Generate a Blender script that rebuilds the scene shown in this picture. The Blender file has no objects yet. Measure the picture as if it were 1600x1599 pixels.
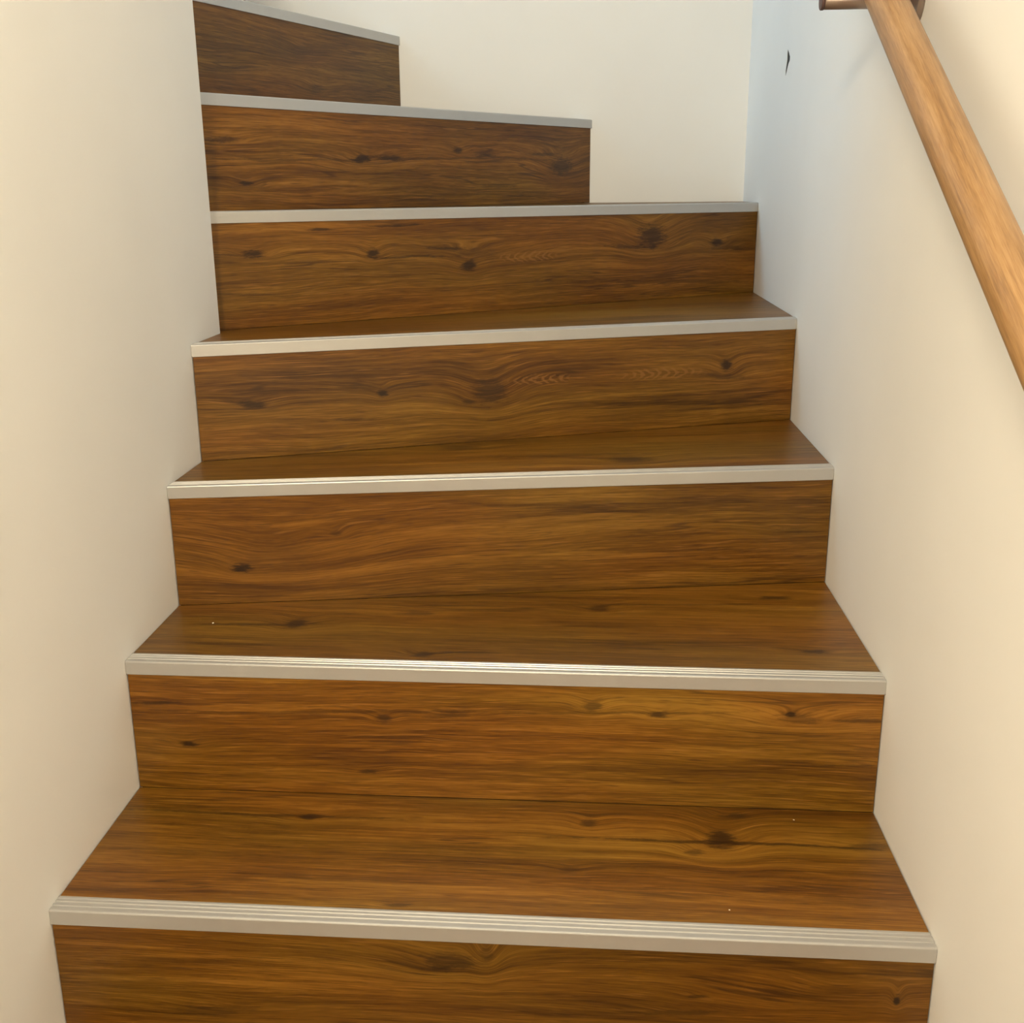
import bpy, bmesh, math, random
from mathutils import Vector, Matrix
from mathutils.geometry import tessellate_polygon

scene = bpy.context.scene
col = scene.collection
random.seed(7)

# ------------------------------------------------------------------ camera
CAM_Z, PITCH, ROLL, YAW = 0.7783, 0.2838, -0.0068, math.radians(3.538)
cd = bpy.data.cameras.new('camera')
cd.sensor_fit = 'HORIZONTAL'
cd.sensor_width = 36.0
cd.lens = 36.0 * 1730.84 / 1600.0
cd.clip_start = 0.02
cam = bpy.data.objects.new('camera', cd)
col.objects.link(cam)
_X = Vector((1, 0, 0)); _U = Vector((0, math.sin(PITCH), math.cos(PITCH)))
_F = Vector((0, math.cos(PITCH), -math.sin(PITCH)))
_xa = _X * math.cos(ROLL) + _U * math.sin(ROLL)
_ya = _U * math.cos(ROLL) - _X * math.sin(ROLL)
_m = Matrix((_xa, _ya, -_F)).transposed().to_4x4()
cam.matrix_world = Matrix.Translation((0, 0, CAM_Z)) @ Matrix.Rotation(YAW, 4, 'Z') @ _m
scene.camera = cam

# ------------------------------------------------------------------ light
scene.view_settings.view_transform = 'Standard'
scene.view_settings.look = 'None'
scene.view_settings.gamma = 1.0
scene.view_settings.use_curve_mapping = False
scene.view_settings.exposure = 0.07

world = bpy.data.worlds.new('sky')
scene.world = world
world.use_nodes = True
bg = world.node_tree.nodes['Background']
bg.inputs['Color'].default_value = (0.55, 0.78, 1.0, 1)
bg.inputs['Strength'].default_value = 0.12


def area_lamp(name, loc, target, size, size_y, power, colour):
    d = bpy.data.lights.new(name, 'AREA')
    d.shape = 'RECTANGLE'
    d.size, d.size_y, d.energy, d.color = size, size_y, power, colour
    o = bpy.data.objects.new(name, d)
    col.objects.link(o)
    o.location = loc
    o.rotation_euler = (Vector(target) - Vector(loc)).to_track_quat('-Z', 'Y').to_euler()
    return o


# warm lamp of the hall at the stair foot, behind and above the camera
lamp = bpy.data.lights.new('hall_lamp', 'POINT')
lamp.energy, lamp.color, lamp.shadow_soft_size = 104, (1.0, 0.845, 0.585), 0.14
lo = bpy.data.objects.new('hall_lamp', lamp)
col.objects.link(lo)
lo.location = (-0.38, -0.66, 1.40)
# daylight from the window at the end of the upper flight
area_lamp('upper_window', (-1.9, 2.2, 2.2), (0.2, 2.3, 1.0), 0.8, 1.0, 29, (0.42, 0.73, 1.0))
# added fill light over the lower steps to lift the treads, no real fixture
area_lamp('tread_fill_light', (-0.1, 1.0, 2.7), (-0.1, 1.0, 0), 0.5, 0.3, 7, (1.0, 0.92, 0.76))

# ------------------------------------------------------------------ helpers
def link(name, mesh, mats, parent=None):
    o = bpy.data.objects.new(name, mesh)
    for m in (mats if isinstance(mats, (list, tuple)) else [mats]):
        mesh.materials.append(m)
    col.objects.link(o)
    if parent:
        o.parent = parent
    return o


def mesh_from(name, verts, faces, smooth=False):
    me = bpy.data.meshes.new(name)
    me.from_pydata([tuple(v) for v in verts], [], faces)
    bm = bmesh.new(); bm.from_mesh(me)
    bmesh.ops.recalc_face_normals(bm, faces=bm.faces)
    bm.to_mesh(me); bm.free()
    if smooth:
        for p in me.polygons:
            p.use_smooth = True
    return me


def prism(name, poly, z0, z1, bevel=0.0):
    """closed prism over a plan polygon (list of xy)"""
    n = len(poly)
    v = [(x, y, z0) for x, y in poly] + [(x, y, z1) for x, y in poly]
    f = [list(range(n - 1, -1, -1)), list(range(n, 2 * n))]
    f += [[i, (i + 1) % n, n + (i + 1) % n, n + i] for i in range(n)]
    me = mesh_from(name, v, f)
    if bevel:
        bm = bmesh.new(); bm.from_mesh(me)
        bmesh.ops.bevel(bm, geom=bm.edges[:], offset=bevel, segments=1, affect='EDGES')
        bm.to_mesh(me); bm.free()
    return me


def set_uv(me, fn):
    uv = me.uv_layers.new(name='UVMap')
    for l in me.loops:
        uv.data[l.index].uv = fn(me.vertices[l.vertex_index].co)


def tag(o, label=None, cat=None, kind=None, group=None):
    if label: o['label'] = label
    if cat: o['category'] = cat
    if kind: o['kind'] = kind
    if group: o['group'] = group
    return o


# ------------------------------------------------------------------ materials
class NT:
    def __init__(s, tree): s.t = tree; s.n = tree.nodes; s.l = tree.links
    def node(s, typ, **kw):
        n = s.n.new(typ)
        for k, v in kw.items(): setattr(n, k, v)
        return n
    def put(s, sock, v):
        if isinstance(v, bpy.types.NodeSocket): s.l.new(v, sock)
        else: sock.default_value = v
    def math(s, op, a, b=None, c=None, clamp=False):
        n = s.node('ShaderNodeMath', operation=op, use_clamp=clamp)
        for i, v in enumerate((a, b, c)):
            if v is not None: s.put(n.inputs[i], v)
        return n.outputs[0]
    def comb(s, x, y, z):
        n = s.node('ShaderNodeCombineXYZ')
        for i, v in enumerate((x, y, z)): s.put(n.inputs[i], v)
        return n.outputs[0]
    def noise(s, vec, scale=1.0, detail=2.0, rough=0.5, dist=0.0):
        n = s.node('ShaderNodeTexNoise')
        s.put(n.inputs['Vector'], vec)
        n.inputs['Scale'].default_value = scale
        n.inputs['Detail'].default_value = detail
        n.inputs['Roughness'].default_value = rough
        n.inputs['Distortion'].default_value = dist
        return n.outputs['Fac']
    def smooth(s, v, lo, hi, a=0.0, b=1.0):
        n = s.node('ShaderNodeMapRange', interpolation_type='SMOOTHSTEP')
        s.put(n.inputs[0], v); s.put(n.inputs[1], lo); s.put(n.inputs[2], hi)
        s.put(n.inputs[3], a); s.put(n.inputs[4], b)
        return n.outputs[0]
    def mix(s, fac, a, b, blend='MIX'):
        n = s.node('ShaderNodeMix', data_type='RGBA', blend_type=blend)
        s.put(n.inputs[0], fac); s.put(n.inputs[6], a); s.put(n.inputs[7], b)
        return n.outputs[2]


def c4(r, g, b): return (r, g, b, 1.0)


def new_mat(name, rough=0.5):
    m = bpy.data.materials.new(name)
    m.use_nodes = True
    nt = NT(m.node_tree)
    b = m.node_tree.nodes['Principled BSDF']
    b.inputs['Roughness'].default_value = rough
    return m, nt, b


def plaster(name, colour, seed):
    m, nt, b = new_mat(name, 0.75)
    tc = nt.node('ShaderNodeTexCoord').outputs['Object']
    big = nt.noise(tc, 2.3 + seed * 0.1, 3, 0.5)
    fine = nt.noise(tc, 90, 3, 0.6)
    lo = c4(*[c * 0.955 for c in colour]); hi = c4(*colour)
    nt.put(b.inputs['Base Color'], nt.mix(nt.smooth(big, 0.3, 0.7), lo, hi))
    bump = nt.node('ShaderNodeBump')
    bump.inputs['Strength'].default_value = 0.10
    bump.inputs['Distance'].default_value = 0.004
    wav = nt.noise(tc, 7, 2, 0.5)
    nt.put(bump.inputs['Height'], nt.math('ADD', nt.math('MULTIPLY', fine, 0.12), wav))
    nt.put(b.inputs['Normal'], bump.outputs[0])
    return m


# oak decor: one node tree per board, knots and streaks of that board listed as
# (along, across, half length, half height, strength, slope) in metres on the board
KNOTS = {
('r',6): [(0.503,0.1083,0.0322,0.007,0.3,0.098),(0.551,0.0397,0.0282,0.0072,0.5,0.07),(0.248,0.0519,0.0436,0.0042,0.3,0.085),(0.66,0.0845,0.0975,0.0031,0.3,0.084)],
('r',5): [(0.404,0.0876,0.024,0.0068,0.9,0.015),(0.478,0.0898,0.0337,0.0052,0.7,0.015),(0.139,0.0457,0.0145,0.0041,0.8,-0.0),(0.094,0.113,0.0315,0.0045,0.7,0.027),(0.667,0.1074,0.0134,0.0055,0.8,0.02),(0.755,0.099,0.0344,0.0038,0.7,0.017),(1.012,0.0799,0.038,0.0179,0.7,0.01),(0.949,0.1063,0.057,0.0034,0.6,0.018),(0.495,0.0889,0.5285,0.0023,0.45,0.015),(0.158,0.0404,0.0403,0.0021,0.3,-0.002),(0.795,0.0376,0.0628,0.0039,0.4,-0.003)],
('r',4): [(0.118,0.1225,0.0188,0.0063,0.9,-0.035),(0.083,0.1217,0.0326,0.0021,0.5,-0.036),(0.337,0.1171,0.0112,0.0078,0.9,-0.034),(0.416,0.1076,0.078,0.0023,0.7,-0.036),(0.489,0.1199,0.0404,0.0029,0.7,-0.032),(0.55,0.1074,0.0487,0.0094,0.35,-0.035),(0.532,0.087,0.0152,0.0094,0.9,-0.04),(0.968,0.1301,0.0354,0.0218,0.8,-0.027),(0.922,0.1097,0.0663,0.0038,0.6,-0.032),(1.148,0.112,0.0165,0.008,0.9,-0.029),(1.185,0.0987,0.0558,0.0041,0.5,-0.032),(0.239,0.1602,0.02,0.0027,0.8,-0.024),(0.386,0.1634,0.0635,0.0022,0.7,-0.022),(0.094,0.0572,0.0884,0.0021,0.4,-0.054),(1.027,0.0339,0.2636,0.004,0.35,-0.048)],
('r',3): [(0.083,0.0857,0.0196,0.0061,0.85,-0.061),(0.291,0.0909,0.0084,0.0057,1,-0.058),(0.263,0.1039,0.0413,0.0041,0.3,-0.056),(0.472,0.0826,0.0277,0.0194,0.65,-0.058),(0.438,0.0673,0.011,0.0043,0.6,-0.06),(0.907,0.1066,0.0113,0.0091,0.9,-0.05),(0.901,0.0864,0.044,0.0051,0.45,-0.053),(0.24,0.052,0.0414,0.0021,0.5,-0.065),(0.804,0.0441,0.1844,0.0029,0.35,-0.061),(0.166,0.0097,0.1017,0.0026,0.3,-0.073)],
('r',2): [(0.097,0.0557,0.0158,0.0065,1.2,-0.036),(0.147,0.0729,0.0606,0.0229,0.22,-0.035),(0.238,0.1046,0.0084,0.004,0.5,-0.033),(0.743,0.06,0.149,0.0026,0.3,-0.035),(0.927,0.0866,0.0353,0.0041,0.35,-0.033),(0.576,0.1364,0.1446,0.002,0.25,-0.031)],
('r',1): [(0.075,0.067,0.0132,0.0038,0.9,0.034),(0.341,0.1142,0.0093,0.0051,0.7,0.032),(0.257,0.1208,0.2394,0.0023,0.45,0.031),(0.033,0.1249,0.035,0.0023,0.6,0.031),(0.612,0.1383,0.0106,0.0063,0.6,0.031),(0.697,0.1292,0.0106,0.0041,0.8,0.032),(0.657,0.1307,0.1632,0.0018,0.4,0.032),(0.863,0.1336,0.0064,0.0031,0.9,0.032),(0.875,0.1295,0.0255,0.008,0.5,0.032),(0.955,0.1312,0.0355,0.0027,0.6,0.032),(0.317,0.0356,0.0121,0.0029,0.7,0.036),(0.426,0.1188,0.0252,0.0037,0.5,0.032),(0.936,0.0674,0.0481,0.0018,0.4,0.036),(0.966,0.0912,0.0238,0.0027,0.4,0.035)],
('r',0): [(0.456,0.1402,0.0301,0.0109,0.6,0.053),(0.445,0.1287,0.0144,0.0042,0.6,0.054),(0.496,0.1524,0.0071,0.0125,0.4,0.052),(0.942,0.117,0.003,0.0066,0.9,0.057),(0.177,0.0602,0.0492,0.0062,0.4,0.058),(0.708,0.0859,0.0561,0.0034,0.5,0.058),(0.729,0.109,0.0125,0.0021,0.6,0.057),(0.16,0.1262,0.0971,0.0043,0.25,0.053),(0.873,0.1147,0.0681,0.0124,0.2,0.057)],
('t',0): [(0.771,0.1905,0.0174,0.0213,0.85,0.065),(0.735,0.1605,0.0117,0.0061,0.6,0.066),(0.78,0.1827,0.1809,0.0035,0.75,0.0),(0.606,0.2159,0.0106,0.0089,0.7,0.065),(0.247,0.2075,0.0149,0.0067,0.85,0.065),(0.167,0.2099,0.1664,0.0038,0.6,0.0),(0.795,0.2462,0.0181,0.0054,0.75,0.065),(0.584,0.1135,0.0114,0.0051,0.45,0.066),(0.951,0.1884,0.025,0.0084,0.6,0.066),(0.391,0.0355,0.0145,0.0035,0.6,0.067),(0.897,0.0727,0.0937,0.0083,0.25,0.0),(0.121,0.1228,0.1179,0.0067,0.25,0.0),(0.666,0.0752,0.11,0.003,0.3,0.0)],
('t',1): [(0.192,0.1444,0.0155,0.0155,0.9,0.06),(0.153,0.1372,0.0911,0.0047,0.6,0.06),(0.387,0.0455,0.0136,0.0083,0.85,0.061),(0.437,0.0528,0.051,0.0042,0.6,0.061),(0.619,0.225,0.0159,0.0116,0.7,0.059),(0.882,0.2828,0.0238,0.0068,0.8,0.059),(0.718,0.2465,0.1883,0.0039,0.5,0.059),(0.907,0.0858,0.0185,0.0064,0.8,0.061),(0.355,0.1913,0.0279,0.0063,0.6,0.06),(0.762,0.105,0.1723,0.0044,0.35,0.061)],
('t',2): [(0.692,0.0851,0.0327,0.0189,0.75,-0.02),(0.561,0.1262,0.1516,0.0087,0.45,-0.02),(0.432,0.1957,0.0314,0.014,0.5,-0.02),(0.213,0.0691,0.1453,0.0081,0.3,-0.02)],
('t',3): [(0.789,0.1169,0.1086,0.0192,0.4,0.0),(0.312,0.0781,0.1011,0.0173,0.3,0.0)],
}
# feathered cathedral figure: (along, across, half length, half height, direction)
# board tone, plus shade painted into the lowest riser and daylight into the treads
TONE_SHADE = {('r', 0): 0.86, ('r', 1): 1.12, ('r', 2): 0.93, ('r', 6): 0.90, ('t', 0): 1.10, ('t', 1): 1.12, ('t', 2): 1.10, ('t', 3): 1.08}
CHEVRONS = {('r',4): [(0.668,0.0997,0.085,0.0115,1)],
            ('r',3): [(0.779,0.0985,0.085,0.012,-1),(0.565,0.1,0.065,0.0096,1)],
            
            }


def knot_group():
    g = bpy.data.node_groups.new('knot', 'ShaderNodeTree')
    I = g.interface
    for n, t in (('Vector', 'NodeSocketVector'), ('S', 'NodeSocketFloat'), ('T', 'NodeSocketFloat'),
                 ('A', 'NodeSocketFloat'), ('B', 'NodeSocketFloat'), ('Slope', 'NodeSocketFloat')):
        I.new_socket(n, in_out='INPUT', socket_type=t)
    I.new_socket('Mask', in_out='OUTPUT', socket_type='NodeSocketFloat')
    I.new_socket('Shift', in_out='OUTPUT', socket_type='NodeSocketFloat')
    nt = NT(g)
    i = nt.node('NodeGroupInput').outputs
    o = nt.node('NodeGroupOutput').inputs
    sep = nt.node('ShaderNodeSeparateXYZ'); nt.l.new(i['Vector'], sep.inputs[0])
    ds = nt.math('SUBTRACT', sep.outputs[0], i['S'])
    dt0 = nt.math('SUBTRACT', sep.outputs[1], i['T'])
    dt = nt.math('SUBTRACT', dt0, nt.math('MULTIPLY', ds, i['Slope']))
    wob = nt.noise(nt.comb(nt.math('MULTIPLY', sep.outputs[0], 55), nt.math('MULTIPLY', sep.outputs[1], 260), i['S']), 1.0, 4, 0.7)
    wob2 = nt.noise(nt.comb(nt.math('MULTIPLY', sep.outputs[0], 9), i['T'], i['S']), 1.0, 2, 0.5)
    dt = nt.math('ADD', dt, nt.math('MULTIPLY', nt.math('SUBTRACT', wob2, 0.5), 0.014))
    x = nt.math('DIVIDE', ds, i['A']); y = nt.math('DIVIDE', dt, i['B'])
    r2 = nt.math('ADD', nt.math('MULTIPLY', x, x), nt.math('MULTIPLY', y, y))
    r = nt.math('ADD', nt.math('SQRT', r2), nt.math('MULTIPLY', nt.math('SUBTRACT', wob, 0.5), 2.4))
    nt.l.new(nt.smooth(r, 1.45, 0.45), o['Mask'])
    x3 = nt.math('DIVIDE', x, 2.4); y3 = nt.math('DIVIDE', y, 2.6)
    e = nt.math('EXPONENT', nt.math('MULTIPLY', nt.math('ADD', nt.math('MULTIPLY', x3, x3), nt.math('MULTIPLY', y3, y3)), -1.0))
    nt.l.new(nt.math('MULTIPLY', nt.math('MULTIPLY', e, i['B']), 1.5), o['Shift'])
    return g


def grain_group():
    g = bpy.data.node_groups.new('oak_grain', 'ShaderNodeTree')
    I = g.interface
    for n, t in (('S', 'NodeSocketFloat'), ('T', 'NodeSocketFloat'), ('Seed', 'NodeSocketFloat')):
        I.new_socket(n, in_out='INPUT', socket_type=t)
    I.new_socket('Color', in_out='OUTPUT', socket_type='NodeSocketColor')
    I.new_socket('Height', in_out='OUTPUT', socket_type='NodeSocketFloat')
    nt = NT(g)
    i = nt.node('NodeGroupInput').outputs
    o = nt.node('NodeGroupOutput').inputs
    S, T, W = i['S'], i['T'], i['Seed']
    def nz(fs, ft, dz, det, ro):
        return nt.noise(nt.comb(nt.math('MULTIPLY', S, fs), nt.math('MULTIPLY', T, ft), nt.math('ADD', W, dz)), 1.0, det, ro)
    warp = nt.math('MULTIPLY', nt.math('SUBTRACT', nz(2.2, 9, 3.1, 2, 0.5), 0.5), 0.03)
    T = nt.math('ADD', T, warp)
    tone = nz(2.2, 13, 0.0, 2, 0.5)
    band = nz(1.5, 58, 7.7, 4, 0.6)
    streak = nz(5.5, 210, 2.3, 4, 0.65)
    fibre = nz(22, 760, 5.9, 2, 0.6)
    line = nz(1.5, 34, 11.3, 3, 0.55)
    lmask = nz(3.0, 16, 17.0, 1, 0.5)
    hue = nz(1.7, 8, 29.0, 2, 0.5)
    f = nt.math('ADD', nt.math('ADD', nt.math('MULTIPLY', tone, 0.22), nt.math('MULTIPLY', band, 0.26)),
                nt.math('ADD', nt.math('MULTIPLY', streak, 0.28), nt.math('MULTIPLY', fibre, 0.24)))
    r = nt.node('ShaderNodeValToRGB')
    e = r.color_ramp.elements
    e[0].position, e[0].color = 0.395, c4(0.060, 0.0205, 0.0012)
    e[1].position, e[1].color = 0.615, c4(0.262, 0.122, 0.0160)
    m = e.new(0.50); m.color = c4(0.142, 0.058, 0.0038)
    nt.l.new(f, r.inputs[0])
    tint = nt.mix(nt.smooth(hue, 0.35, 0.65), c4(1.03, 0.97, 0.9), c4(0.93, 1.05, 1.0))
    ramp = nt.mix(1.0, r.outputs[0], tint, 'MULTIPLY')
    near = nt.math('ABSOLUTE', nt.math('SUBTRACT', line, 0.5))
    dark = nt.math('MULTIPLY', nt.smooth(near, 0.020, 0.002), nt.smooth(lmask, 0.48, 0.62))
    pores = nt.smooth(nz(30, 620, 23.0, 1, 0.5), 0.60, 0.72)
    cc = nt.mix(nt.math('MULTIPLY', dark, 0.62), ramp, c4(0.034, 0.012, 0.002))
    cc = nt.mix(nt.math('MULTIPLY', pores, 0.42), cc, c4(0.042, 0.0145, 0.002))
    fleck = nt.smooth(nz(13, 330, 37.0, 2, 0.5), 0.60, 0.72)
    cc = nt.mix(nt.math('MULTIPLY', fleck, 0.45), cc, c4(0.30, 0.140, 0.026))
    nt.l.new(cc, o['Color'])
    nt.l.new(nt.math('SUBTRACT', nt.math('ADD', nt.math('MULTIPLY', streak, 0.5), nt.math('MULTIPLY', fibre, 0.5)), nt.math('MULTIPLY', pores, 0.4)), o['Height'])
    return g


def chevron_group():
    g = bpy.data.node_groups.new('feather', 'ShaderNodeTree')
    I = g.interface
    for n, t in (('Vector', 'NodeSocketVector'), ('S', 'NodeSocketFloat'), ('T', 'NodeSocketFloat'),
                 ('A', 'NodeSocketFloat'), ('B', 'NodeSocketFloat'), ('Dir', 'NodeSocketFloat')):
        I.new_socket(n, in_out='INPUT', socket_type=t)
    I.new_socket('Fac', in_out='OUTPUT', socket_type='NodeSocketFloat')
    nt = NT(g)
    i = nt.node('NodeGroupInput').outputs
    o = nt.node('NodeGroupOutput').inputs
    sep = nt.node('ShaderNodeSeparateXYZ'); nt.l.new(i['Vector'], sep.inputs[0])
    ds = nt.math('SUBTRACT', sep.outputs[0], i['S'])
    dt = nt.math('SUBTRACT', sep.outputs[1], i['T'])
    wob = nt.noise(nt.comb(nt.math('MULTIPLY', sep.outputs[0], 60), nt.math('MULTIPLY', sep.outputs[1], 120), i['S']), 1.0, 2, 0.6)
    ph = nt.math('ADD', nt.math('MULTIPLY', ds, nt.math('MULTIPLY', i['Dir'], 390)),
                 nt.math('MULTIPLY', nt.math('SQRT', nt.math('ADD', nt.math('MULTIPLY', dt, dt), 0.000006)), -760))
    ph = nt.math('ADD', ph, nt.math('MULTIPLY', wob, 8.0))
    w = nt.math('MULTIPLY_ADD', nt.math('SINE', ph), 0.5, 0.5)
    x = nt.math('DIVIDE', ds, i['A']); y = nt.math('DIVIDE', dt, i['B'])
    r = nt.math('SQRT', nt.math('ADD', nt.math('MULTIPLY', x, x), nt.math('MULTIPLY', y, y)))
    r = nt.math('ADD', r, nt.math('MULTIPLY', nt.math('SUBTRACT', wob, 0.5), 0.8))
    nt.l.new(nt.math('MULTIPLY', nt.smooth(w, 0.35, 0.95), nt.smooth(r, 1.05, 0.55)), o['Fac'])
    return g


KG, GG, CG = knot_group(), grain_group(), chevron_group()


def oak(key, seed):
    m, nt, b = new_mat('oak_laminate_%s_%d' % ('riser' if key[0] == 'r' else 'tread', key[1]), 0.42)
    uv = nt.node('ShaderNodeUVMap').outputs[0]
    sep = nt.node('ShaderNodeSeparateXYZ'); nt.l.new(uv, sep.inputs[0])
    T = sep.outputs[1]
    masks = []
    for (s, t, a, h, st, sl) in KNOTS.get(key, []):
        k = nt.node('ShaderNodeGroup'); k.node_tree = KG
        nt.l.new(uv, k.inputs['Vector'])
        for n_, v in (('S', s), ('T', t), ('A', a), ('B', h), ('Slope', sl)):
            k.inputs[n_].default_value = v
        masks.append((k.outputs['Mask'], st))
        if a < 0.07:
            T = nt.math('ADD', T, k.outputs['Shift'])
    g = nt.node('ShaderNodeGroup'); g.node_tree = GG
    nt.l.new(sep.outputs[0], g.inputs['S']); nt.l.new(T, g.inputs['T'])
    g.inputs['Seed'].default_value = seed
    cc = g.outputs['Color']
    for (s, t, a, h, d) in CHEVRONS.get(key, []):
        k = nt.node('ShaderNodeGroup'); k.node_tree = CG
        nt.l.new(uv, k.inputs['Vector'])
        for n_, v in (('S', s), ('T', t), ('A', a), ('B', h), ('Dir', d)):
            k.inputs[n_].default_value = v
        cc = nt.mix(nt.math('MULTIPLY', k.outputs[0], 0.62), cc, c4(0.23, 0.108, 0.024))
    for mk, st in masks:
        cc = nt.mix(nt.math('MULTIPLY', mk, min(0.92, st * 0.95)), cc, c4(0.014, 0.0045, 0.0012))
    tn = TONE_SHADE.get(key, 1.0)
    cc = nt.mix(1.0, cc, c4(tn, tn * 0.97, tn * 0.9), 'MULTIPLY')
    nt.put(b.inputs['Base Color'], cc)
    bump = nt.node('ShaderNodeBump')
    bump.inputs['Strength'].default_value = 0.25
    bump.inputs['Distance'].default_value = 0.0006
    nt.l.new(g.outputs['Height'], bump.inputs['Height'])
    nt.l.new(bump.outputs[0], b.inputs['Normal'])
    nt.put(b.inputs['Roughness'], nt.math('MULTIPLY_ADD', g.outputs['Height'], -0.12, 0.44))
    b.inputs['Specular IOR Level'].default_value = 0.36
    return m


def metal(name, colour, rough, metallic=1.0):
    m, nt, b = new_mat(name, rough)
    tc = nt.node('ShaderNodeTexCoord').outputs['Object']
    n = nt.noise(tc, 35, 3, 0.6)
    lo = c4(*[c * 0.94 for c in colour])
    nt.put(b.inputs['Base Color'], nt.mix(n, lo, c4(*colour)))
    b.inputs['Metallic'].default_value = metallic
    return m


M_WALL = plaster('white_plaster', (0.85, 0.84, 0.815), 0)
M_CRACK = plaster('crack_shadow', (0.006, 0.006, 0.006), 3)
M_ALU = metal('satin_aluminium', (0.51, 0.50, 0.485), 0.40, 0.55)
M_BRACKET = metal('bracket_bronze', (0.36, 0.29, 0.25), 0.35, 0.8)
M_CAP = metal('bracket_dark_end', (0.10, 0.055, 0.05), 0.5, 0.3)
M_CORE = plaster('stair_carcass', (0.05, 0.04, 0.03), 5)
M_CHIP = plaster('paint_chip', (0.85, 0.80, 0.70), 6)

# ------------------------------------------------------------------ stair plan
XL, XR = -0.5913, 0.3868                 # faces of the left and right wall
YI = 1.802                               # face of the inner wall of the upper flight
Z = [0.0, 0.1862, 0.3697, 0.5527, 0.7451, 0.9293, 1.1033, 1.295]
ZB = -0.185
A = [(XL, 1.0413), (XL, 1.3081), (XL, 1.5094), (XL, 1.6587), (-0.6425, 1.806), (-0.6459, 1.806), (-0.7243, 1.806), (-0.6332 - 0.0, 1.806)]
B = [(XR, 1.0259), (XR, 1.2921), (XR, 1.6534), (XR, 2.0182), (XR, 2.5386), (0.0215, 2.7105), (-0.4066, 2.6304), (-0.7291, 2.570)]
A[7] = (-0.800, 1.806); B[7] = (-0.7291, 2.570)
A = [Vector(a) for a in A]; B = [Vector(b) for b in B]
CORNER = Vector((XR, 2.7787))
BACK_DIR = (Vector((-0.7597, 2.5643)) - CORNER).normalized()
BACK_FAR = CORNER + BACK_DIR * 2.6
TOP = 2.9
GAP = 0.0016


def axes(k):
    e = (B[k] - A[k]).normalized()
    return e, Vector((-e.y, e.x))


def line_hit(p, d, q, w):
    det = d.x * (-w.y) + w.x * d.y
    r = q - p
    t = (r.x * (-w.y) + w.x * r.y) / det
    return p + d * t


def ends(k, off, gap=GAP):
    """both ends of the line parallel to riser k, off metres behind it, cut at the walls"""
    e, n = axes(k)
    p = A[k] + n * off
    if k < 4: a = line_hit(p, e, Vector((XL + gap, 0)), Vector((0, 1)))
    else: a = line_hit(p, e, Vector((0, YI + 0.003)), Vector((1, 0)))
    if k < 5: b = line_hit(p, e, Vector((XR - gap, 0)), Vector((0, 1)))
    else:
        nb = Vector((BACK_DIR.y, -BACK_DIR.x))
        if nb.y > 0: nb = -nb
        b = line_hit(p, e, CORNER + nb * gap, BACK_DIR)
    return a, b


# ------------------------------------------------------------------ room
def slab(name, quad_plan, z0, z1, mat):
    return tag(link(name, prism(name, quad_plan, z0, z1), mat), kind='structure')


YB = -1.6                                # hall behind the camera
TH = 0.12


def wall_with_crack():
    """right wall: slab whose face has a real torn slot in the plaster"""
    crack = [(2.2797, 1.028), (2.2633, 1.0195), (2.2519, 1.0116), (2.2515, 1.0049), (2.2633, 1.0005), (2.2713, 0.9945), (2.2789, 0.9873),
             (2.290, 0.9798), (2.2904, 0.9907), (2.2849, 1.0004), (2.2798, 1.0089), (2.2814, 1.0192)]
    outer = [(YB, ZB), (CORNER.y + 0.02, ZB), (CORNER.y + 0.02, TOP), (YB, TOP)]
    pts = outer + crack
    tris = tessellate_polygon([[Vector((y, z, 0)) for y, z in outer], [Vector((y, z, 0)) for y, z in crack]])
    n = len(pts); no = 4; nc = len(crack)
    v = [(XR, y, z) for y, z in pts]
    f = [list(t) for t in tris]
    bk = len(v)
    v += [(XR + TH, y, z) for y, z in outer]
    f.append([bk, bk + 1, bk + 2, bk + 3])
    f += [[i, (i + 1) % 4, bk + (i + 1) % 4, bk + i] for i in range(4)]
    ib = len(v)
    v += [(XR + 0.022, y, z) for y, z in crack]
    f += [[no + i, no + (i + 1) % nc, ib + (i + 1) % nc, ib + i] for i in range(nc)]
    f.append([ib + i for i in range(nc)])
    w = link('wall_right', mesh_from('wall_right', v, f), M_WALL)
    tag(w, kind='structure')
    core = [(y, z) for y, z in crack]
    cv = [(XR + 0.0004, y, z) for y, z in core] + [(XR + 0.021, y, z) for y, z in core]
    cf = [list(range(nc)), list(range(nc, 2 * nc))] + [[i, (i + 1) % nc, nc + (i + 1) % nc, nc + i] for i in range(nc)]
    c = link('plaster_crack', mesh_from('plaster_crack', cv, cf), M_CRACK, w)
    c['label'] = 'small black torn slit in the white plaster'
    return w


wall_with_crack()
wl = []
for z, y in ((ZB, YI + 0.012), (TOP, YI - 0.02)):
    wl.append([(XL, YB, z), (XL, y, z), (XL - TH, y, z), (XL - TH, YB, z)])
me = mesh_from('wall_left', wl[0] + wl[1], [[3, 2, 1, 0], [4, 5, 6, 7]] + [[i, (i + 1) % 4, 4 + (i + 1) % 4, 4 + i] for i in range(4)])
bm = bmesh.new(); bm.from_mesh(me)
ed = [e for e in bm.edges if all(v.co.x > XL - 0.001 and v.co.y > 1 for v in e.verts)]
bmesh.ops.bevel(bm, geom=ed, offset=0.004, segments=3, affect='EDGES')
bm.to_mesh(me); bm.free()
tag(link('wall_left', me, M_WALL), kind='structure')
slab('wall_inner', [(XL - TH, YI - 0.012 - TH), (XL - TH, YI - 0.012), (-2.1, YI - 0.012), (-2.1, YI - 0.012 - TH)], ZB, TOP, M_WALL)
nb = Vector((-BACK_DIR.y, BACK_DIR.x))
if nb.y < 0: nb = -nb
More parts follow.
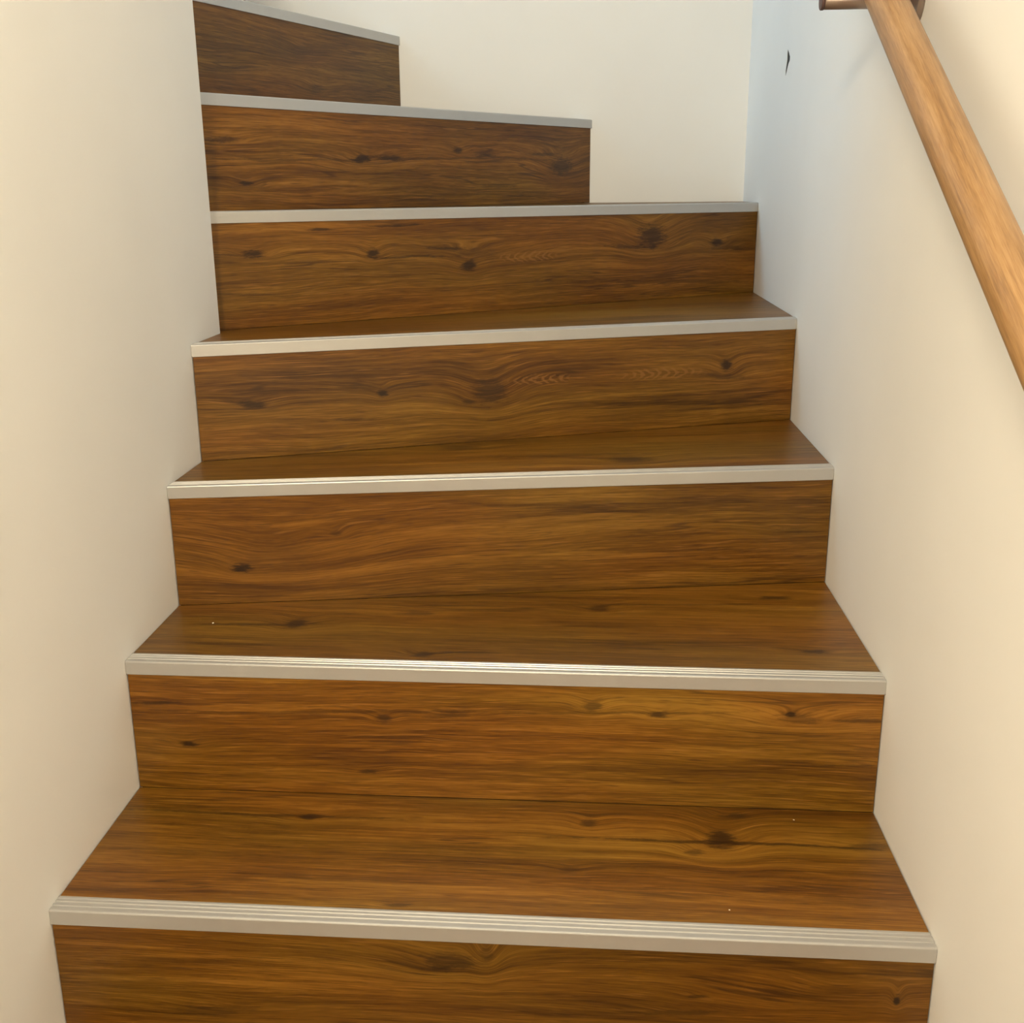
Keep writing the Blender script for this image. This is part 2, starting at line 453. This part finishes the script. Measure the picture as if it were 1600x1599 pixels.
slab('wall_back', [tuple(CORNER), tuple(BACK_FAR), tuple(BACK_FAR + nb * TH), tuple(CORNER + nb * TH)], ZB, TOP, M_WALL)

# hall floor at the foot of the stairs
fl = prism('floor', [(XL, YB), (XR, YB), (XR, 1.02), (XL, 1.035)], ZB - 0.1, ZB)
set_uv(fl, lambda c: (c.x - XL, c.y))
tag(link('floor', fl, oak(('t', 9), 91.0)), kind='structure')

# ------------------------------------------------------------------ staircase
stair = bpy.data.objects.new('staircase', None)
col.objects.link(stair)
stair.location = (0, 1.0, ZB)
tag(stair, 'turning winder staircase clad in brown oak laminate with pale metal nosing strips', 'staircase')
OFF = Vector((0, 1.0, ZB))


def local(me):
    for v in me.vertices: v.co -= OFF
    return me


def child(name, me, mat, parent, root_local=True):
    o = link(name, local(me), mat, parent)
    return o


BT = 0.008                              # board thickness


def tread_poly(k, front, gap=GAP, back=0.0005):
    a, b = ends(k, front, gap)
    if k < 7:
        a2, b2 = ends(k + 1, -back, gap)
    else:
        a2, b2 = Vector((-2.0, YI + 0.003)), None
    poly = [a, b]
    if k == 4:
        nbk = Vector((BACK_DIR.y, -BACK_DIR.x))
        if nbk.y > 0: nbk = -nbk
        poly.append(line_hit(CORNER + nbk * gap, BACK_DIR, Vector((XR - gap, 0)), Vector((0, 1))))
    if k == 3:
        a2b = Vector((XL + gap, YI + 0.003))
        poly += [b2, a2, a2b]
    elif k == 7:
        x = -2.0
        y = CORNER.y + (x - CORNER.x) * BACK_DIR.y / BACK_DIR.x - gap
        poly += [Vector((x, y)), a2]
    else:
        poly += [b2, a2]
    out = []
    for p in poly:
        if not out or (p - out[-1]).length > 1e-4: out.append(p)
    if (out[0] - out[-1]).length < 1e-4: out.pop()
    return [tuple(p) for p in out]


# profile of the nosing strip: (distance behind the riser face, height above the tread)
FH = 0.0186
PROFILE = [(0.0, -FH), (-0.0016, -FH), (-0.0018, -FH + 0.0006), (-0.0018, -0.0016), (-0.0014, -0.0006), (-0.0005, 0.0001), (0.0008, 0.0004),
           (0.0046, 0.0004), (0.0052, -0.0006), (0.0076, -0.0006), (0.0082, 0.0006), (0.0106, 0.0006), (0.0112, -0.0006), (0.0150, -0.0006),
           (0.0156, 0.0006), (0.0180, 0.0006), (0.0186, -0.0006), (0.0206, -0.0006), (0.0212, 0.0006), (0.0236, 0.0007), (0.0250, 0.0003), (0.0254, -0.0005),
           (0.0254, -0.0012), (0.0, -0.0018)]

for k in range(8):
    e, n = axes(k)
    z0 = Z[k - 1] if k else ZB
    # carcass of the step: dark block behind the boards
    core = child('step', prism('step', tread_poly(k, BT + 0.001, 0.0004, -BT * 0.5), z0 - (0.03 if k else 0), Z[k] - BT - 0.0005), M_CORE, stair)
    sub = core
    # tread board
    tp = prism('tread', tread_poly(k, 0.0245 if k < 8 else 0), Z[k] - BT, Z[k])
    set_uv(tp, lambda c: ((Vector((c.x, c.y)) - A[k]).dot(e), (Vector((c.x, c.y)) - A[k]).dot(n)))
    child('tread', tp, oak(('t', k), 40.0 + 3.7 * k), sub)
    # riser board
    a, b = ends(k, 0.0); a2, b2 = ends(k, BT)
    rp = prism('riser', [tuple(a), tuple(b), tuple(b2), tuple(a2)], z0 + 0.0006, Z[k] - 0.003)
    set_uv(rp, lambda c: ((Vector((c.x, c.y)) - A[k]).dot(e), c.z - z0))
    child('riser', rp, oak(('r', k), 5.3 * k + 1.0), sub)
    # nosing strip
    v, f = [], []
    m = len(PROFILE)
    for end in (0, 1):
        for d, h in PROFILE:
            p = ends(k, d, 0.0006)[end]
            v.append((p.x, p.y, Z[k] + h))
    f = [[i, (i + 1) % m, m + (i + 1) % m, m + i] for i in range(m)] + [list(range(m)), list(range(2 * m - 1, m - 1, -1))]
    no = child('nosing', mesh_from('nosing', v, f), M_ALU, sub)
    no['label'] = 'pale ribbed aluminium nosing strip on the step edge'

# ------------------------------------------------------------------ handrail
RD = Vector((0.0096, 0.8695, 0.4939)).normalized()
RP = Vector((0.3356, 1.42, 1.0114))
RAD = 0.0210


def rail_oak():
    m, nt, b = new_mat('handrail_oak', 0.38)
    uv = nt.node('ShaderNodeUVMap').outputs[0]
    sep = nt.node('ShaderNodeSeparateXYZ'); nt.l.new(uv, sep.inputs[0])
    S, T = sep.outputs[0], sep.outputs[1]
    def nz(fs, ft, z, d):
        return nt.noise(nt.comb(nt.math('MULTIPLY', S, fs), nt.math('MULTIPLY', T, ft), z), 1.0, d, 0.6)
    f = nt.math('ADD', nt.math('MULTIPLY', nz(3, 45, 1.0, 3), 0.4), nt.math('ADD', nt.math('MULTIPLY', nz(9, 260, 4.0, 3), 0.35), nt.math('MULTIPLY', nz(40, 900, 8.0, 2), 0.25)))
    r = nt.node('ShaderNodeValToRGB')
    el = r.color_ramp.elements
    el[0].position, el[0].color = 0.40, c4(0.225, 0.118, 0.042)
    el[1].position, el[1].color = 0.62, c4(0.43, 0.26, 0.115)
    q = el.new(0.5); q.color = c4(0.325, 0.180, 0.070)
    nt.l.new(f, r.inputs[0])
    fl_ = nt.smooth(nz(22, 120, 12.0, 2), 0.60, 0.72)
    nt.put(b.inputs['Base Color'], nt.mix(nt.math('MULTIPLY', fl_, 0.35), r.outputs[0], c4(0.30, 0.13, 0.035)))
    return m


rail_root = bpy.data.objects.new('handrail', None)
col.objects.link(rail_root)
rail_root.location = RP
tag(rail_root, 'round varnished oak handrail sloping along the right wall', 'handrail')
seg = 40
u1 = Vector((1, 0, 0)); u2 = RD.cross(u1).normalized()
S0, S1 = -1.15, 1.05
rings = [(S0, RAD - 0.004), (S0 + 0.004, RAD), ] + [(S0 + 0.1 * i, RAD) for i in range(1, 22)] + [(S1 - 0.004, RAD), (S1, RAD - 0.004)]
v, f = [], []
for s, r in rings:
    for j in range(seg):
        a_ = 2 * math.pi * j / seg
        v.append(RD * s + (u1 * math.cos(a_) + u2 * math.sin(a_)) * r)
for i in range(len(rings) - 1):
    for j in range(seg):
        f.append([i * seg + j, i * seg + (j + 1) % seg, (i + 1) * seg + (j + 1) % seg, (i + 1) * seg + j])
f += [list(range(seg)), list(range(len(v) - seg, len(v)))]
me = mesh_from('rail', v, f, True)
uvl = me.uv_layers.new(name='UVMap')
for p in me.polygons:
    js = [me.loops[l].vertex_index % seg for l in p.loop_indices]
    wrap = max(js) == seg - 1 and min(js) == 0
    for l in p.loop_indices:
        vi = me.loops[l].vertex_index
        j = vi % seg
        if wrap and j == 0: j = seg
        uvl.data[l].uv = (rings[vi // seg][0], j / seg * 2 * math.pi * RAD)
link('rail', me, rail_oak(), rail_root)


def disc(name, c, axis, r, half, mat, parent, bev=0.0015, n_=36):
    """bevelled disc or bar around an axis, coordinates relative to the parent"""
    ax = Vector(axis).normalized()
    p = ax.orthogonal().normalized(); q = ax.cross(p)
    prof = [(-half, r - bev), (-half + bev, r), (half - bev, r), (half, r - bev)]
    vv = []
    for s, rr in prof:
        for j in range(n_):
            t = 2 * math.pi * j / n_
            vv.append(Vector(c) - RP + ax * s + (p * math.cos(t) + q * math.sin(t)) * rr)
    ff = []
    for i in range(3):
        for j in range(n_):
            ff.append([i * n_ + j, i * n_ + (j + 1) % n_, (i + 1) * n_ + (j + 1) % n_, (i + 1) * n_ + j])
    ff += [list(range(n_)), list(range(3 * n_, 4 * n_))]
    mm = mesh_from(name, vv, ff, False)
    for pl in mm.polygons:
        if len(pl.vertices) == 4: pl.use_smooth = True
    return link(name, mm, mat, parent)


BY, BZ = 1.452, 0.9905
arm = disc('bracket', ((XR + 0.285) / 2, BY, BZ), (1, 0, 0), 0.0105, (XR - 0.285) / 2, M_BRACKET, rail_root)
arm['label'] = 'brown metal wall bracket under the rail'
disc('wall_rose', (XR - 0.004, 1.428, 0.992), (1, 0, 0), 0.040, 0.004, M_BRACKET, arm)
disc('end_cap', (0.2835, BY, BZ), (1, 0, 0), 0.0112, 0.002, M_CAP, arm, 0.0006)

# ------------------------------------------------------------------ small debris on the treads
def chip(x, y, z, r, label):
    bm = bmesh.new()
    bmesh.ops.create_icosphere(bm, subdivisions=1, radius=r)
    for w in bm.verts:
        w.co *= random.uniform(0.7, 1.2)
        w.co.z *= 0.45
    lo_ = min(w.co.z for w in bm.verts)
    for w in bm.verts: w.co.z -= lo_
    me_ = bpy.data.meshes.new('paint_chip'); bm.to_mesh(me_); bm.free()
    o = link('paint_chip', me_, M_CHIP)
    o.location = (x, y, z)
    tag(o, label, 'paint chip')


chip(-0.5168, 1.4419, Z[1], 0.0018, 'tiny cream paint chip on the tread close to the left wall')
chip(0.2799, 1.2687, Z[0], 0.0012, 'tiny cream crumb at the foot of the riser near the right wall')
chip(0.1746, 1.0790, Z[0], 0.0012, 'tiny cream crumb just behind the lowest nosing strip')
